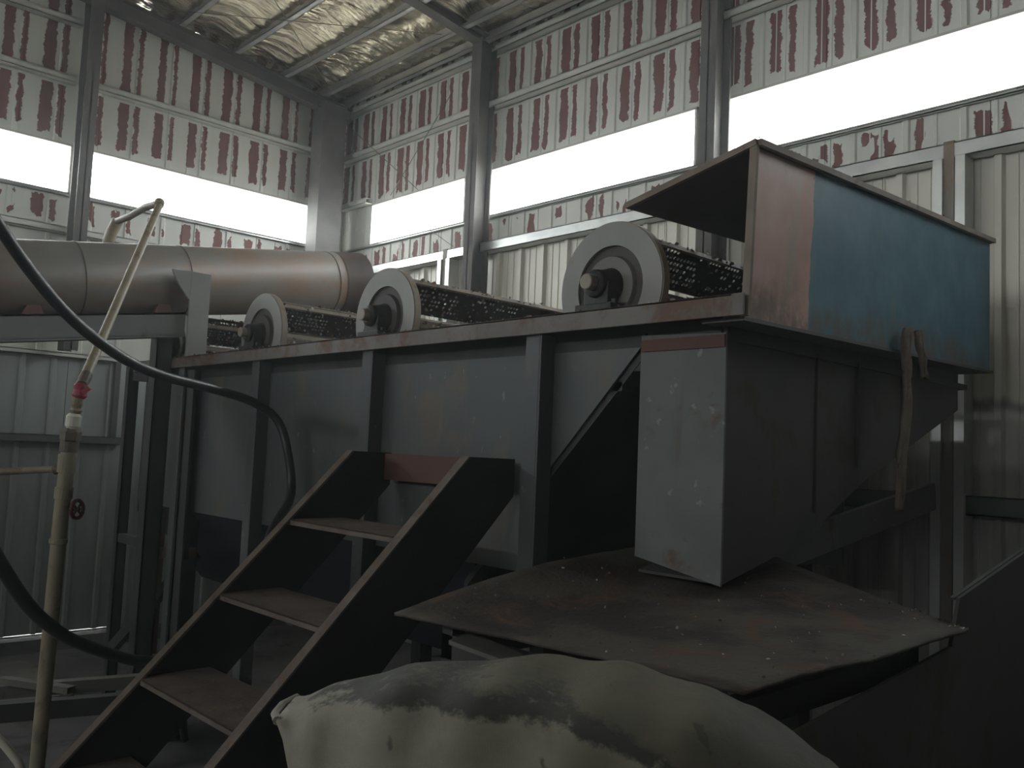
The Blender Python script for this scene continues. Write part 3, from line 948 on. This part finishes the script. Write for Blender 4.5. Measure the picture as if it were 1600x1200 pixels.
def make_wheel(cy, label, rot, grp, inner='hub_dark'):
    w = thing('paddle_wheel', label, 'paddle wheel', (2.16, cy, WZ), grp)
    X0 = 2.155
    # outer ring plate
    o = MB().lathe((X0, cy, WZ), (1, 0, 0), [(0, 0.135), (0, WR), (0.034, WR), (0.034, 0.135)], 64, closed=True).build('ring_disc', M['disc'], w)
    MB().lathe((X0 + 0.004, cy, WZ), (1, 0, 0), [(0, WR - 0.002), (0, WR + 0.0035), (0.028, WR + 0.0035), (0.028, WR - 0.002)], 64, closed=True).build('ring_edge', M['disc_edge'], o)
    MB().lathe((X0 + 0.012, cy, WZ), (1, 0, 0), [(0, 0.136), (0.018, 0.136)], 48).build('recess_plate', M['hub_dark'], w)
    MB().lathe((X0 - 0.004, cy, WZ), (1, 0, 0), [(0.0, 0.098), (0.03, 0.108)], 48).build('inner_plate', M[inner], w)
    b = MB()
    b.lathe((X0 - 0.085, cy, WZ), (1, 0, 0), [(0, 0.030), (0.006, 0.044), (0.05, 0.050), (0.10, 0.068)], 32)
    b.box(X0 - 0.08, X0 - 0.01, cy - 0.075, cy + 0.075, RZ1, RZ1 + 0.03)
    b.box(X0 - 0.065, X0 - 0.02, cy - 0.05, cy + 0.05, RZ1 + 0.02, WZ + 0.005)
    bh = b.build('bearing_block', M['greasy'], w, 0.004)
    for s in (-1, 1):
        MB().lathe((X0 - 0.045, cy + s * 0.062, RZ1 + 0.03), (0, 0, 1), [(0, 0.012), (0.014, 0.012)], 6).build('bolt', M['greasy'], bh)
    MB().lathe((X0 - 0.115, cy, WZ), (1, 0, 0), [(0, 0.022), (0.002, 0.025), (0.04, 0.025), (1.75, 0.025)], 24).build('shaft', M['shaft'], w)
    MB().lathe((3.84, cy, WZ), (1, 0, 0), [(0, 0.05), (0, WR), (0.01, WR), (0.01, 0.05)], 48, closed=True).build('far_disc', M['hub_grey'], w)
    spots = []
    for k in range(6):
        ang = rot + k * math.pi / 3
        pb = perforated(2.19, 3.84, 0.045, 0.192, 0.0185, 0.0064, ang, cy).build('blade', M['blade'], w)
        ca, sa = math.cos(ang), math.sin(ang)
        q = lambda x, r: Vector((x, cy - r * ca, WZ + r * sa))
        lip = MB().beam(q(2.19, 0.195), q(3.84, 0.195), 0.03, 0.008, (0, -ca, sa))
        lip.build('blade_lip', M['blade_lip'], pb)
        for _ in range(240):
            r = 0.05 + 0.145 * random.random() ** (1.7 if sa > -0.2 else 1)
            x = 2.19 + 1.65 * random.random() ** 1.5
            off = random.choice((-1, 1)) * 0.006
            spots.append(q(x, r) + Vector((0, off * sa, off * ca)))
        for _ in range(70):
            spots.append(q(random.uniform(2.19, 3.84), 0.20) + Vector((0, random.uniform(-0.015, 0.015), random.uniform(-0.006, 0.012))))
    flake_cloud(spots, 0.010, w, 'clinging_flakes')
    return w


GW = 'paddle wheels in the washing tank'
make_wheel(1.845, 'nearest paddle wheel, beside the pink and blue hood', math.radians(46), GW, 'hub_grey')
make_wheel(3.085, 'second paddle wheel from the hood, with a long perforated blade', math.radians(50), GW)
make_wheel(4.16, 'third paddle wheel from the hood, in front of the rusty tube', math.radians(47), GW)
make_wheel(5.20, 'farthest paddle wheel, under the rusty tube behind the saddle bracket', math.radians(40), GW)
flake_cloud(HOOD_SPOTS, 0.006, hood, 'top_flakes')
# shreds lying along the rim
sp = [(random.uniform(2.03, 2.16), random.uniform(1.4, 5.4), RZ1 + 0.004) for _ in range(420)]
flake_cloud(sp, 0.007, tank, 'rim_flakes')

# ------------------------------------------------------------------ inclined conveyor tube and its supports
cv = thing('conveyor_tube', 'large rusty grey conveyor tube sloping up across the tank end', 'pipe', (2.0, 5.02, 2.49))
slope = 0.15
dirx = Vector((1, 0, slope)).normalized()
c0 = Vector((0.2, 5.02, 2.49 - 1.8 * slope))


def ax_pt(x):
    return c0 + Vector((x - 0.2, 0, (x - 0.2) * slope))


MB().lathe(ax_pt(-1.6), dirx, [(0, 0.2), (4.74, 0.2)], 72, True).build('tube_shell', M['pipe_big'], cv)
MB().lathe(ax_pt(3.08), dirx, [(0, 0.2025), (0.20, 0.2025), (0.205, 0.19)], 72, False).build('tube_cap', M['tube_end'], cv)
for x in (2.06, 3.02, 1.5):
    MB().lathe(ax_pt(x), dirx, [(0, 0.1995), (0.002, 0.2022), (0.006, 0.2022), (0.008, 0.1995)], 72, True).build('weld_seam', M['tube_end'], cv)
for x in (1.28, 1.93):
    p = ax_pt(x)
    MB().prism([(x - 0.05, p.z - 0.205), (x + 0.05, p.z - 0.19), (x + 0.03, p.z - 0.15), (x - 0.03, p.z - 0.155)], 'y', 4.86, 4.90).build('cleat', M['red_plate'], cv)

bm_ = thing('channel_beam', 'grey steel channel beam running under the conveyor tube', 'beam', (1.5, 4.85, 2.1))
b1 = MB()
za = ax_pt(-1.6).z - 0.2; zb = ax_pt(2.05).z - 0.2
for (h0, h1, y0, y1) in ((-0.125, 0.0, 4.85, 4.862), (-0.01, 0.0, 4.85, 4.98), (-0.135, -0.122, 4.85, 4.98)):
    b1.prism([(-1.6, za + h0), (2.05, zb + h0), (2.05, zb + h1), (-1.6, za + h1)], 'y', y0, y1)
b1.build('channel', M['beam_grey'], bm_)

br = thing('saddle_bracket', 'grey flat bar bracket with curved saddle holding the conveyor tube', 'bracket', (2.06, 4.78, 2.045))
MB().box(2.035, 2.15, 4.775, 4.79, 2.045, 2.52).build('upright', M['disc'], br, 0.002)
sad = [(2.035, 2.52), (1.93, 2.515)]
for k in range(1, 9):
    t = k / 8
    sad.append((1.93 + 0.105 * t ** 1.35, 2.515 - 0.155 * t))
MB().prism(sad, 'y', 4.775, 4.787).build('saddle', M['disc'], br)

for nm, x, y, w, lab, zt in (('support_post', 1.985, 4.98, 0.095, 'thick dark steel post under the end of the channel beam', ax_pt(1.98).z - 0.335),
                             ('support_post', 2.06, 5.6, 0.06, 'thin dark steel post behind the thick post, near the wall', 2.02),
                             ('support_post', -1.4, 4.98, 0.095, 'dark steel post under the low end of the channel beam', ax_pt(-1.4).z - 0.335)):
    p = MB()
    p.box(x - w / 2, x + w / 2, y - w / 2, y - w / 2 + 0.01, 0, zt)
    p.box(x - w / 2, x - w / 2 + 0.01, y - w / 2, y + w / 2, 0, zt)
    p.box(x + w / 2 - 0.01, x + w / 2, y - w / 2, y + w / 2, 0, zt)
    tag(p.build(nm, M['dark_steel']), lab, 'post')
fr = thing('pump_stand', 'dark angle-iron stand with cross bars between the posts', 'stand', (2.2, 5.4, 0))
MB().beam((2.06, 5.57, 0.98), (2.0, 5.03, 1.0), 0.05, 0.05).build('cross_bar', M['dark_steel'], fr)
MB().beam((2.06, 5.57, 1.96), (2.5, 5.3, 1.95), 0.06, 0.05).build('cross_bar', M['beam_grey'], fr)
MB().beam((2.25, 5.6, 0.0), (2.25, 5.6, 1.95), 0.035, 0.035, (0, 1, 0)).build('upright', M['beam_grey'], fr)
MB().beam((2.42, 5.62, 0.0), (2.42, 5.62, 1.95), 0.05, 0.05, (0, 1, 0)).build('upright', M['dark_steel'], fr)
MB().beam((2.06, 5.03, 0.95), (2.12, 4.70, 0.98), 0.05, 0.06).build('cross_bar', M['brown_plate'], fr)
MB().beam((2.2, 4.85, 0.95), (1.95, 5.35, 0.35), 0.06, 0.05).build('diagonal', M['dark_steel'], fr)
MB().box(2.02, 2.16, 5.18, 5.2, 0.35, 1.2).build('brown_panel', M['brown_plate'], fr)

# ------------------------------------------------------------------ stairs
st = thing('steel_stair', 'steep rusty steel stair leaning against the tank side', 'stair', (1.2, 2.53, 0))
SY0, SY1 = 2.18, 2.888
poly = [(1.886, 1.577), (2.085, 1.575), (2.085, 1.45), (0.655, 0.0), (0.315, 0.0)]
for y, s in ((SY0, -1), (SY1, 1)):
    sd = MB()
    sd.prism(poly, 'y', y - 0.004, y + 0.004)
    o = sd.build('stringer', M['stair_side'], st)
    lip = MB()
    a, b = Vector((0.315, y, 0.0)), Vector((1.886, y, 1.577))
    lip.beam(a + Vector((0, -0.018 * s * -1 * -1, 0)), b + Vector((0, -0.018 * s * -1 * -1, 0)), 0.04, 0.008, (-0.7, 0, 0.7))
    lip.build('flange', M['tread'], o)
for k in range(6):
    z = 1.326 - 0.244 * k
    x = 1.635 - 0.2455 * k
    t = MB()
    t.box(x, x + 0.245, SY0 + 0.004, SY1 - 0.004, z - 0.006, z)
    t.box(x, x + 0.006, SY0 + 0.004, SY1 - 0.004, z - 0.02, z)
    t.build('tread', M['tread'], st, 0.002)
MB().box(2.055, 2.065, SY0 + 0.004, SY1 - 0.004, 1.47, 1.572).build('back_plate', M['red_plate'], st)

# ------------------------------------------------------------------ hoses
h1 = smooth_path([(-0.55, 2.75, 5.30), (-0.45, 2.74, 4.5), (-0.1, 2.75, 3.4), (0.2, 2.79, 2.82), (0.45, 2.87, 2.47), (0.683, 3.016, 2.213), (0.825, 3.103, 2.079), (0.973, 3.181, 1.969), (1.165, 3.285, 1.879), (1.35, 3.391, 1.835), (1.628, 3.545, 1.809),
                  (1.860, 3.640, 1.772), (1.975, 3.620, 1.702), (2.01, 3.57, 1.575), (2.01, 3.51, 1.374), (1.80, 3.26, 1.26), (1.55, 2.97, 1.10), (1.2, 2.96, 0.77), (0.9, 3.0, 0.45), (0.7, 3.1, 0.03)])
tag(MB().tube(h1, 0.0195, 16).build('rubber_hose', M['rubber']), 'thick black hose looping from the upper left down to the stair', 'hose')
h2 = smooth_path([(-0.62, 2.55, 5.30), (-0.52, 2.54, 4.3), (-0.2, 2.56, 3.0), (0.15, 2.63, 2.12), (0.45, 2.75, 1.62), (0.62, 2.83, 1.39), (0.739, 2.929, 1.211), (0.849, 3.047, 1.073), (0.954, 3.165, 0.975), (1.098, 3.315, 0.874), (1.392, 3.606, 0.721), (1.62, 3.9, 0.62), (1.9, 4.3, 0.4), (2.1, 4.6, 0.03)])
tag(MB().tube(h2, 0.0215, 16).build('rubber_hose', M['rubber']), 'thick black hose crossing low behind the yellowed standpipe', 'hose')
h3 = smooth_path([(0.15, 3.9, 0.016), (0.3, 3.75, 0.25), (0.55, 3.58, 0.58), (0.80, 3.47, 0.64), (0.868, 3.424, 0.589), (0.903, 3.396, 0.555), (0.938, 3.367, 0.507), (0.96, 3.35, 0.465), (0.985, 3.34, 0.35), (1.0, 3.3, 0.15), (0.95, 3.2, 0.016)])
tag(MB().tube(h3, 0.014, 12).build('pale_hose', M['white_fit']), 'short pale hose in the bottom left corner', 'hose')

# ------------------------------------------------------------------ standpipe
sp_ = thing('standpipe', 'yellowed water standpipe with red taped valve and side branch', 'pipe', (1.065, 3.48, 0))
MB().tube([(1.067, 3.545, 0.0), (1.067, 3.53, 0.415), (1.055, 3.45, 1.314), (1.056, 3.42, 1.56)], 0.026, 18).build('riser', M['ypipe'], sp_)
for z, yy, h in ((1.53, 3.427, 0.05), (1.455, 3.437, 0.07), (1.36, 3.447, 0.045), (1.20, 3.46, 0.02)):
    MB().lathe((1.056, yy, z), (0, -0.08, 1), [(0, 0.026), (0.003, 0.031), (h - 0.003, 0.031), (h, 0.026)], 18).build('coupling', M['fitting'] if z > 1.5 else M['ypipe'], sp_)
MB().lathe((1.056, 3.42, 1.57), (0, -0.08, 1), [(0, 0.03), (0.005, 0.036), (0.035, 0.036), (0.05, 0.02)], 6).build('union_nut', M['fitting'], sp_)
MB().lathe((1.058, 3.412, 1.615), (0.02, -0.1, 1), [(0, 0.020), (0.01, 0.026), (0.045, 0.026), (0.055, 0.018)], 16).build('white_coupling', M['white_fit'], sp_)
MB().lathe((1.062, 3.404, 1.67), (0.03, -0.12, 1), [(0, 0.017), (0.012, 0.022), (0.02, 0.016), (0.035, 0.02), (0.06, 0.02)], 14).build('nipple', M['ypipe'], sp_)
vb = MB().lathe((1.066, 3.396, 1.725), (0.1, -0.1, 1), [(0, 0.02), (0.01, 0.027), (0.03, 0.024), (0.045, 0.027), (0.06, 0.018)], 14).build('red_valve', M['red_tape'], sp_)
MB().beam((1.07, 3.37, 1.745), (1.088, 3.358, 1.765), 0.012, 0.016).build('lever', M['red_tape'], vb)
MB().lathe((1.072, 3.385, 1.78), (0.45, 0.7, 0.7), [(-0.01, 0.018), (0.02, 0.022), (0.05, 0.022), (0.055, 0.016)], 14).build('collar', M['fitting'], sp_)
thin = smooth_path([(1.07, 3.386, 1.777), (1.22, 3.633, 2.011), (1.47, 4.05, 2.40), (1.71, 4.455, 2.768)], 6)
MB().tube(thin, 0.0185, 14).build('feed_pipe', M['ypipe'], sp_)
MB().tube([(1.715, 4.465, 2.776), (1.73, 4.70, 2.80), (1.80, 5.12, 2.835), (1.835, 5.40, 2.862)], 0.019, 14).build('feed_pipe', M['fitting'], sp_)
MB().lathe((1.700, 4.44, 2.758), (0.3, 0.6, 0.6), [(0, 0.02), (0.006, 0.025), (0.035, 0.025), (0.04, 0.02)], 14).build('elbow', M['ypipe'], sp_)
MB().tube([(1.845, 5.43, 2.875), (1.825, 5.46, 2.80), (1.80, 5.50, 2.66), (1.78, 5.52, 2.4)], 0.033, 16).build('down_pipe', M['ypipe'], sp_)
MB().tube([(-0.05, 4.42, 0.0), (-0.05, 4.42, 1.28), (0.0, 4.38, 1.33), (0.75, 3.73, 1.43), (0.883, 3.597, 1.449), (1.04, 3.462, 1.468)], 0.0125, 12).build('branch_pipe', M['ypipe'], sp_)
MB().lathe((1.025, 3.475, 1.466), (0.75, -0.65, 0.1), [(0, 0.016), (0.005, 0.02), (0.03, 0.02)], 12).build('branch_nut', M['fitting'], sp_)
hw = MB()
hc, hd = Vector((1.10, 3.425, 1.325)), Vector((0.55, -0.82, 0.05)).normalized()
side = hd.cross(Vector((0, 0, 1))).normalized(); uu = side.cross(hd)
ringp = [hc + (side * math.cos(a) + uu * math.sin(a)) * 0.032 for a in [2 * math.pi * k / 24 for k in range(25)]]
hw.tube(ringp, 0.007, 8, caps=False)
for k in range(4):
    a = math.pi / 4 + k * math.pi / 2
    hw.tube([hc, hc + (side * math.cos(a) + uu * math.sin(a)) * 0.032], 0.004, 6)
hw.tube([hc + hd * 0.01, hc - hd * 0.07], 0.007, 8)
hw.build('handwheel', M['red_wheel'], sp_)

# ------------------------------------------------------------------ rusty plate on its table
tb = thing('feed_table', 'low table topped with a bent dark rusty plate, under the chute', 'table', (2.0, 1.3, 0))
corner = dict(A=(1.33, 1.80), D=(1.40, 0.86), C=(2.43, 0.84), B3=(2.76, 1.46), B=(2.19, 1.84))
N = 26
vs, fs = [], []
pA, pD, pC = Vector((1.335, 1.80, 1.198)), Vector((1.405, 0.862, 1.20)), Vector((2.42, 0.846, 1.20))
pE = Vector((2.76, 1.86, 1.345))


def plate(s, t):                      # s along x, t along y
    p = pD * (1 - s) * (1 - t) + pC * s * (1 - t) + pA * (1 - s) * t + pE * s * t
    dish = -0.030 * math.sin(math.pi * s) * (1 - t) * t * 4 + 0.022 * math.sin(math.pi * min(1, s * 1.2)) * t * t
    return p + Vector((0, 0, dish + 0.004 * math.sin(9 * s + 5 * t) + random.uniform(-0.0015, 0.0015)))


for i in range(N + 1):
    for j in range(N + 1):
        vs.append(plate(i / N, j / N))
for i in range(N):
    for j in range(N):
        a = i * (N + 1) + j
        fs.append((a, a + N + 1, a + N + 2, a + 1))
pt = MB().add(vs, fs, True)
pt = pt.build('bent_plate', M['rust_plate'], tb)
so = pt.modifiers.new('thickness', 'SOLIDIFY'); so.thickness = 0.008; so.offset = -1
tf = MB()
tf.box(1.45, 1.49, 0.95, 1.75, 1.08, 1.14); tf.box(2.33, 2.37, 0.95, 1.75, 1.08, 1.14)
tf.box(1.49, 2.33, 0.95, 0.99, 1.08, 1.14); tf.box(1.49, 2.33, 1.71, 1.75, 1.08, 1.14)
tf.build('frame', M['dark_steel'], tb)
for x in (1.45, 2.33):
    for y in (0.95, 1.71):
        MB().box(x, x + 0.04, y, y + 0.04, 0, 1.165).build('leg', M['dark_steel'], tb)
MB().add([(1.38, 1.64, 1.14), (1.42, 0.95, 1.09), (1.46, 0.95, 1.085), (1.47, 1.66, 1.145), (1.38, 1.64, 1.15), (1.42, 0.95, 1.10), (1.46, 0.95, 1.095), (1.47, 1.66, 1.155)],
         [(0, 1, 2, 3), (7, 6, 5, 4), (0, 4, 5, 1), (1, 5, 6, 2), (2, 6, 7, 3), (3, 7, 4, 0)]).build('under_sheet', M['clutter'], tb)
spots = []
for _ in range(110):
    s, t = random.random(), random.random()
    spots.append(plate(s, t) + Vector((0, 0, 0.004)))
for _ in range(45):
    s, t = 1 - abs(random.gauss(0, 0.06)), abs(random.gauss(0.08, 0.1))
    spots.append(plate(min(max(s, 0), 1), min(t, 1)) + Vector((0, 0, 0.004)))
flake_cloud(spots, 0.0045, tb, 'scattered_flakes')

# brace plank from the table to the wall post, dark sloping side plate
tag(MB().beam((2.72, 1.72, 1.225), (4.36, 1.69, 1.475), 0.03, 0.125).build('brace_channel', M['chute_pale']), 'wide dark brace bar rising from the rusty plate to the wall post', 'brace')
gp = thing('trough_side', 'dark sloping steel trough side in the lower right corner', 'trough', (2.7, 0.89, 0))
MB().prism([(1.62, 1.085), (2.40, 1.155), (2.455, 1.272), (3.9, 1.535), (3.9, 0.0), (1.62, 0.0)], 'y', 0.88, 0.89).build('side_plate', M['chute'], gp)
MB().beam((2.455, 0.90, 1.268), (3.9, 0.90, 1.531), 0.012, 0.006).build('top_flange', M['dark_steel'], gp)
for x in (2.6, 3.4):
    MB().box(x, x + 0.04, 0.89, 0.92, 0, 1.25 + (x - 2.455) * 0.18).build('stiffener', M['dark_steel'], gp)


# ------------------------------------------------------------------ sacks
def lerp_table(tab, s):
    for (a, va), (b, vb) in zip(tab, tab[1:]):
        if s <= b:
            t = (s - a) / (b - a)
            t = t * t * (3 - 2 * t) * 0.5 + t * 0.5
            return va + (vb - va) * t
    return tab[-1][1]


TOPZ = [(-1, 0.118), (-0.86, 0.136), (-0.6, 0.168), (-0.3, 0.186), (0.0, 0.178), (0.3, 0.166), (0.6, 0.128), (0.85, 0.05), (1, -0.03)]
BOTZ = [(-1, 0.108), (-0.93, 0.02), (-0.8, -0.07), (-0.6, -0.12), (0.0, -0.135), (0.6, -0.13), (0.85, -0.10), (1, -0.045)]
HALFW = [(-1, 0.06), (-0.85, 0.13), (-0.6, 0.19), (0, 0.215), (0.6, 0.205), (0.85, 0.17), (1, 0.13)]


def make_sack():
    L = 0.84
    nu, nv = 80, 48
    vs, fs = [], []
    for i in range(nu + 1):
        s = -1 + 2 * i / nu
        top, bot, hw = lerp_table(TOPZ, s), lerp_table(BOTZ, s), lerp_table(HALFW, s)
        zc, hh = (top + bot) / 2, (top - bot) / 2
        for j in range(nv):
            a = 2 * math.pi * j / nv
            ca, sa = math.cos(a), math.sin(a)
            y = math.copysign(abs(ca) ** 0.7, ca) * hw
            z = zc + math.copysign(abs(sa) ** 0.8, sa) * hh
            k = hh / 0.16
            z += (0.006 * math.sin(7 * s + 3 * ca) + 0.004 * math.sin(19 * s + 4 * a)) * k
            y += (0.008 * math.sin(6 * s + 2 * a) + 0.004 * math.sin(23 * s + 3 * a)) * k
            # crease where the slack cloth folds over, running down towards the right
            fz = zc + hh * (0.52 - 0.55 * max(0.0, s + 0.25) ** 1.3)
            if ca < 0.3:
                y += 0.012 * k * math.exp(-((z - fz) / 0.02) ** 2)
            vs.append((s * L / 2, y, z))
    for i in range(nu):
        for j in range(nv):
            j2 = (j + 1) % nv
            fs.append((i * nv + j, (i + 1) * nv + j, (i + 1) * nv + j2, i * nv + j2))
    fs.append(tuple(range(nv))[::-1]); fs.append(tuple(nu * nv + j for j in range(nv)))
    return MB().add(vs, fs, True)


sack_root = thing('woven_sack', 'plump white woven sack with a dirty grey fold, on top', 'sack', (0, 0, 0), 'stacked sacks')
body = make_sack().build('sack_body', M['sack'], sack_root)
MB().tube([(-0.42, -0.055, 0.113), (-0.432, -0.02, 0.111), (-0.432, 0.02, 0.112), (-0.42, 0.055, 0.113)], 0.006, 8).build('sewn_end', M['sack'], sack_root)
ax = -math.radians(43.4)
sack_root.location = (0.955, 0.82, 1.122)
sack_root.rotation_euler = (0, 0, ax)
labs = ['second sack down, a grey corner showing under the top sack', 'third sack down in the pile at the bottom edge', 'lowest sack of the pile at the bottom edge']
for k, (dx, dy, dr) in enumerate(((-0.03, 0.0, 0.05), (0.01, -0.01, -0.06), (-0.01, 0.0, 0.04))):
    c = copy_tree(sack_root)
    c['label'] = labs[k]
    c.location = (0.955 + dx, 0.82 + dy, 1.122 - 0.323 * (k + 1))
    c.rotation_euler = (0, 0, ax + dr)

# ------------------------------------------------------------------ floor clutter at the lower left
lg2 = thing('floor_frame', 'dark steel floor frame beside the standpipe foot', 'frame', (1.3, 4.4, 0))
MB().beam((0.6, 4.6, 0.36), (1.75, 4.25, 0.36), 0.06, 0.08).build('rail', M['dark_steel'], lg2)
MB().beam((0.8, 4.9, 0.36), (1.9, 4.6, 0.36), 0.06, 0.06).build('rail', M['clutter'], lg2)
MB().beam((1.25, 4.75, 0.42), (1.45, 4.4, 0.42), 0.05, 0.03).build('cross_bar', M['clutter'], lg2)
for x, y in ((0.65, 4.58), (1.7, 4.27), (0.85, 4.88), (1.85, 4.62)):
    MB().box(x - 0.02, x + 0.02, y - 0.02, y + 0.02, 0, 0.34).build('foot', M['dark_steel'], lg2)
blk = MB().box(0.6, 1.9, 5.7, 6.7, 0, 0.05)
tag(blk.build('concrete_plinth', M['clutter'], None, 0.01), 'low concrete slab on the floor by the end wall', 'plinth')

# ------------------------------------------------------------------ thin haze added through the whole shed to lift the dark tones
hm = bpy.data.materials.new('added haze')
hm.use_nodes = True
ht = hm.node_tree
ht.nodes.clear()
ho = ht.nodes.new('ShaderNodeOutputMaterial')
hs = ht.nodes.new('ShaderNodeVolumeScatter')
hs.inputs['Color'].default_value = (0.95, 0.97, 1.0, 1)
hs.inputs['Density'].default_value = 0.008
hs.inputs['Anisotropy'].default_value = 0.4
ht.links.new(hs.outputs[0], ho.inputs['Volume'])
hz = MB().box(XL - 0.8, XR + 0.8, YN - 0.8, YG + 0.8, -0.1, 6.4).build('added_haze', hm)
tag(hz, 'thin pale haze added to the air of the shed', 'haze', kind='stuff')
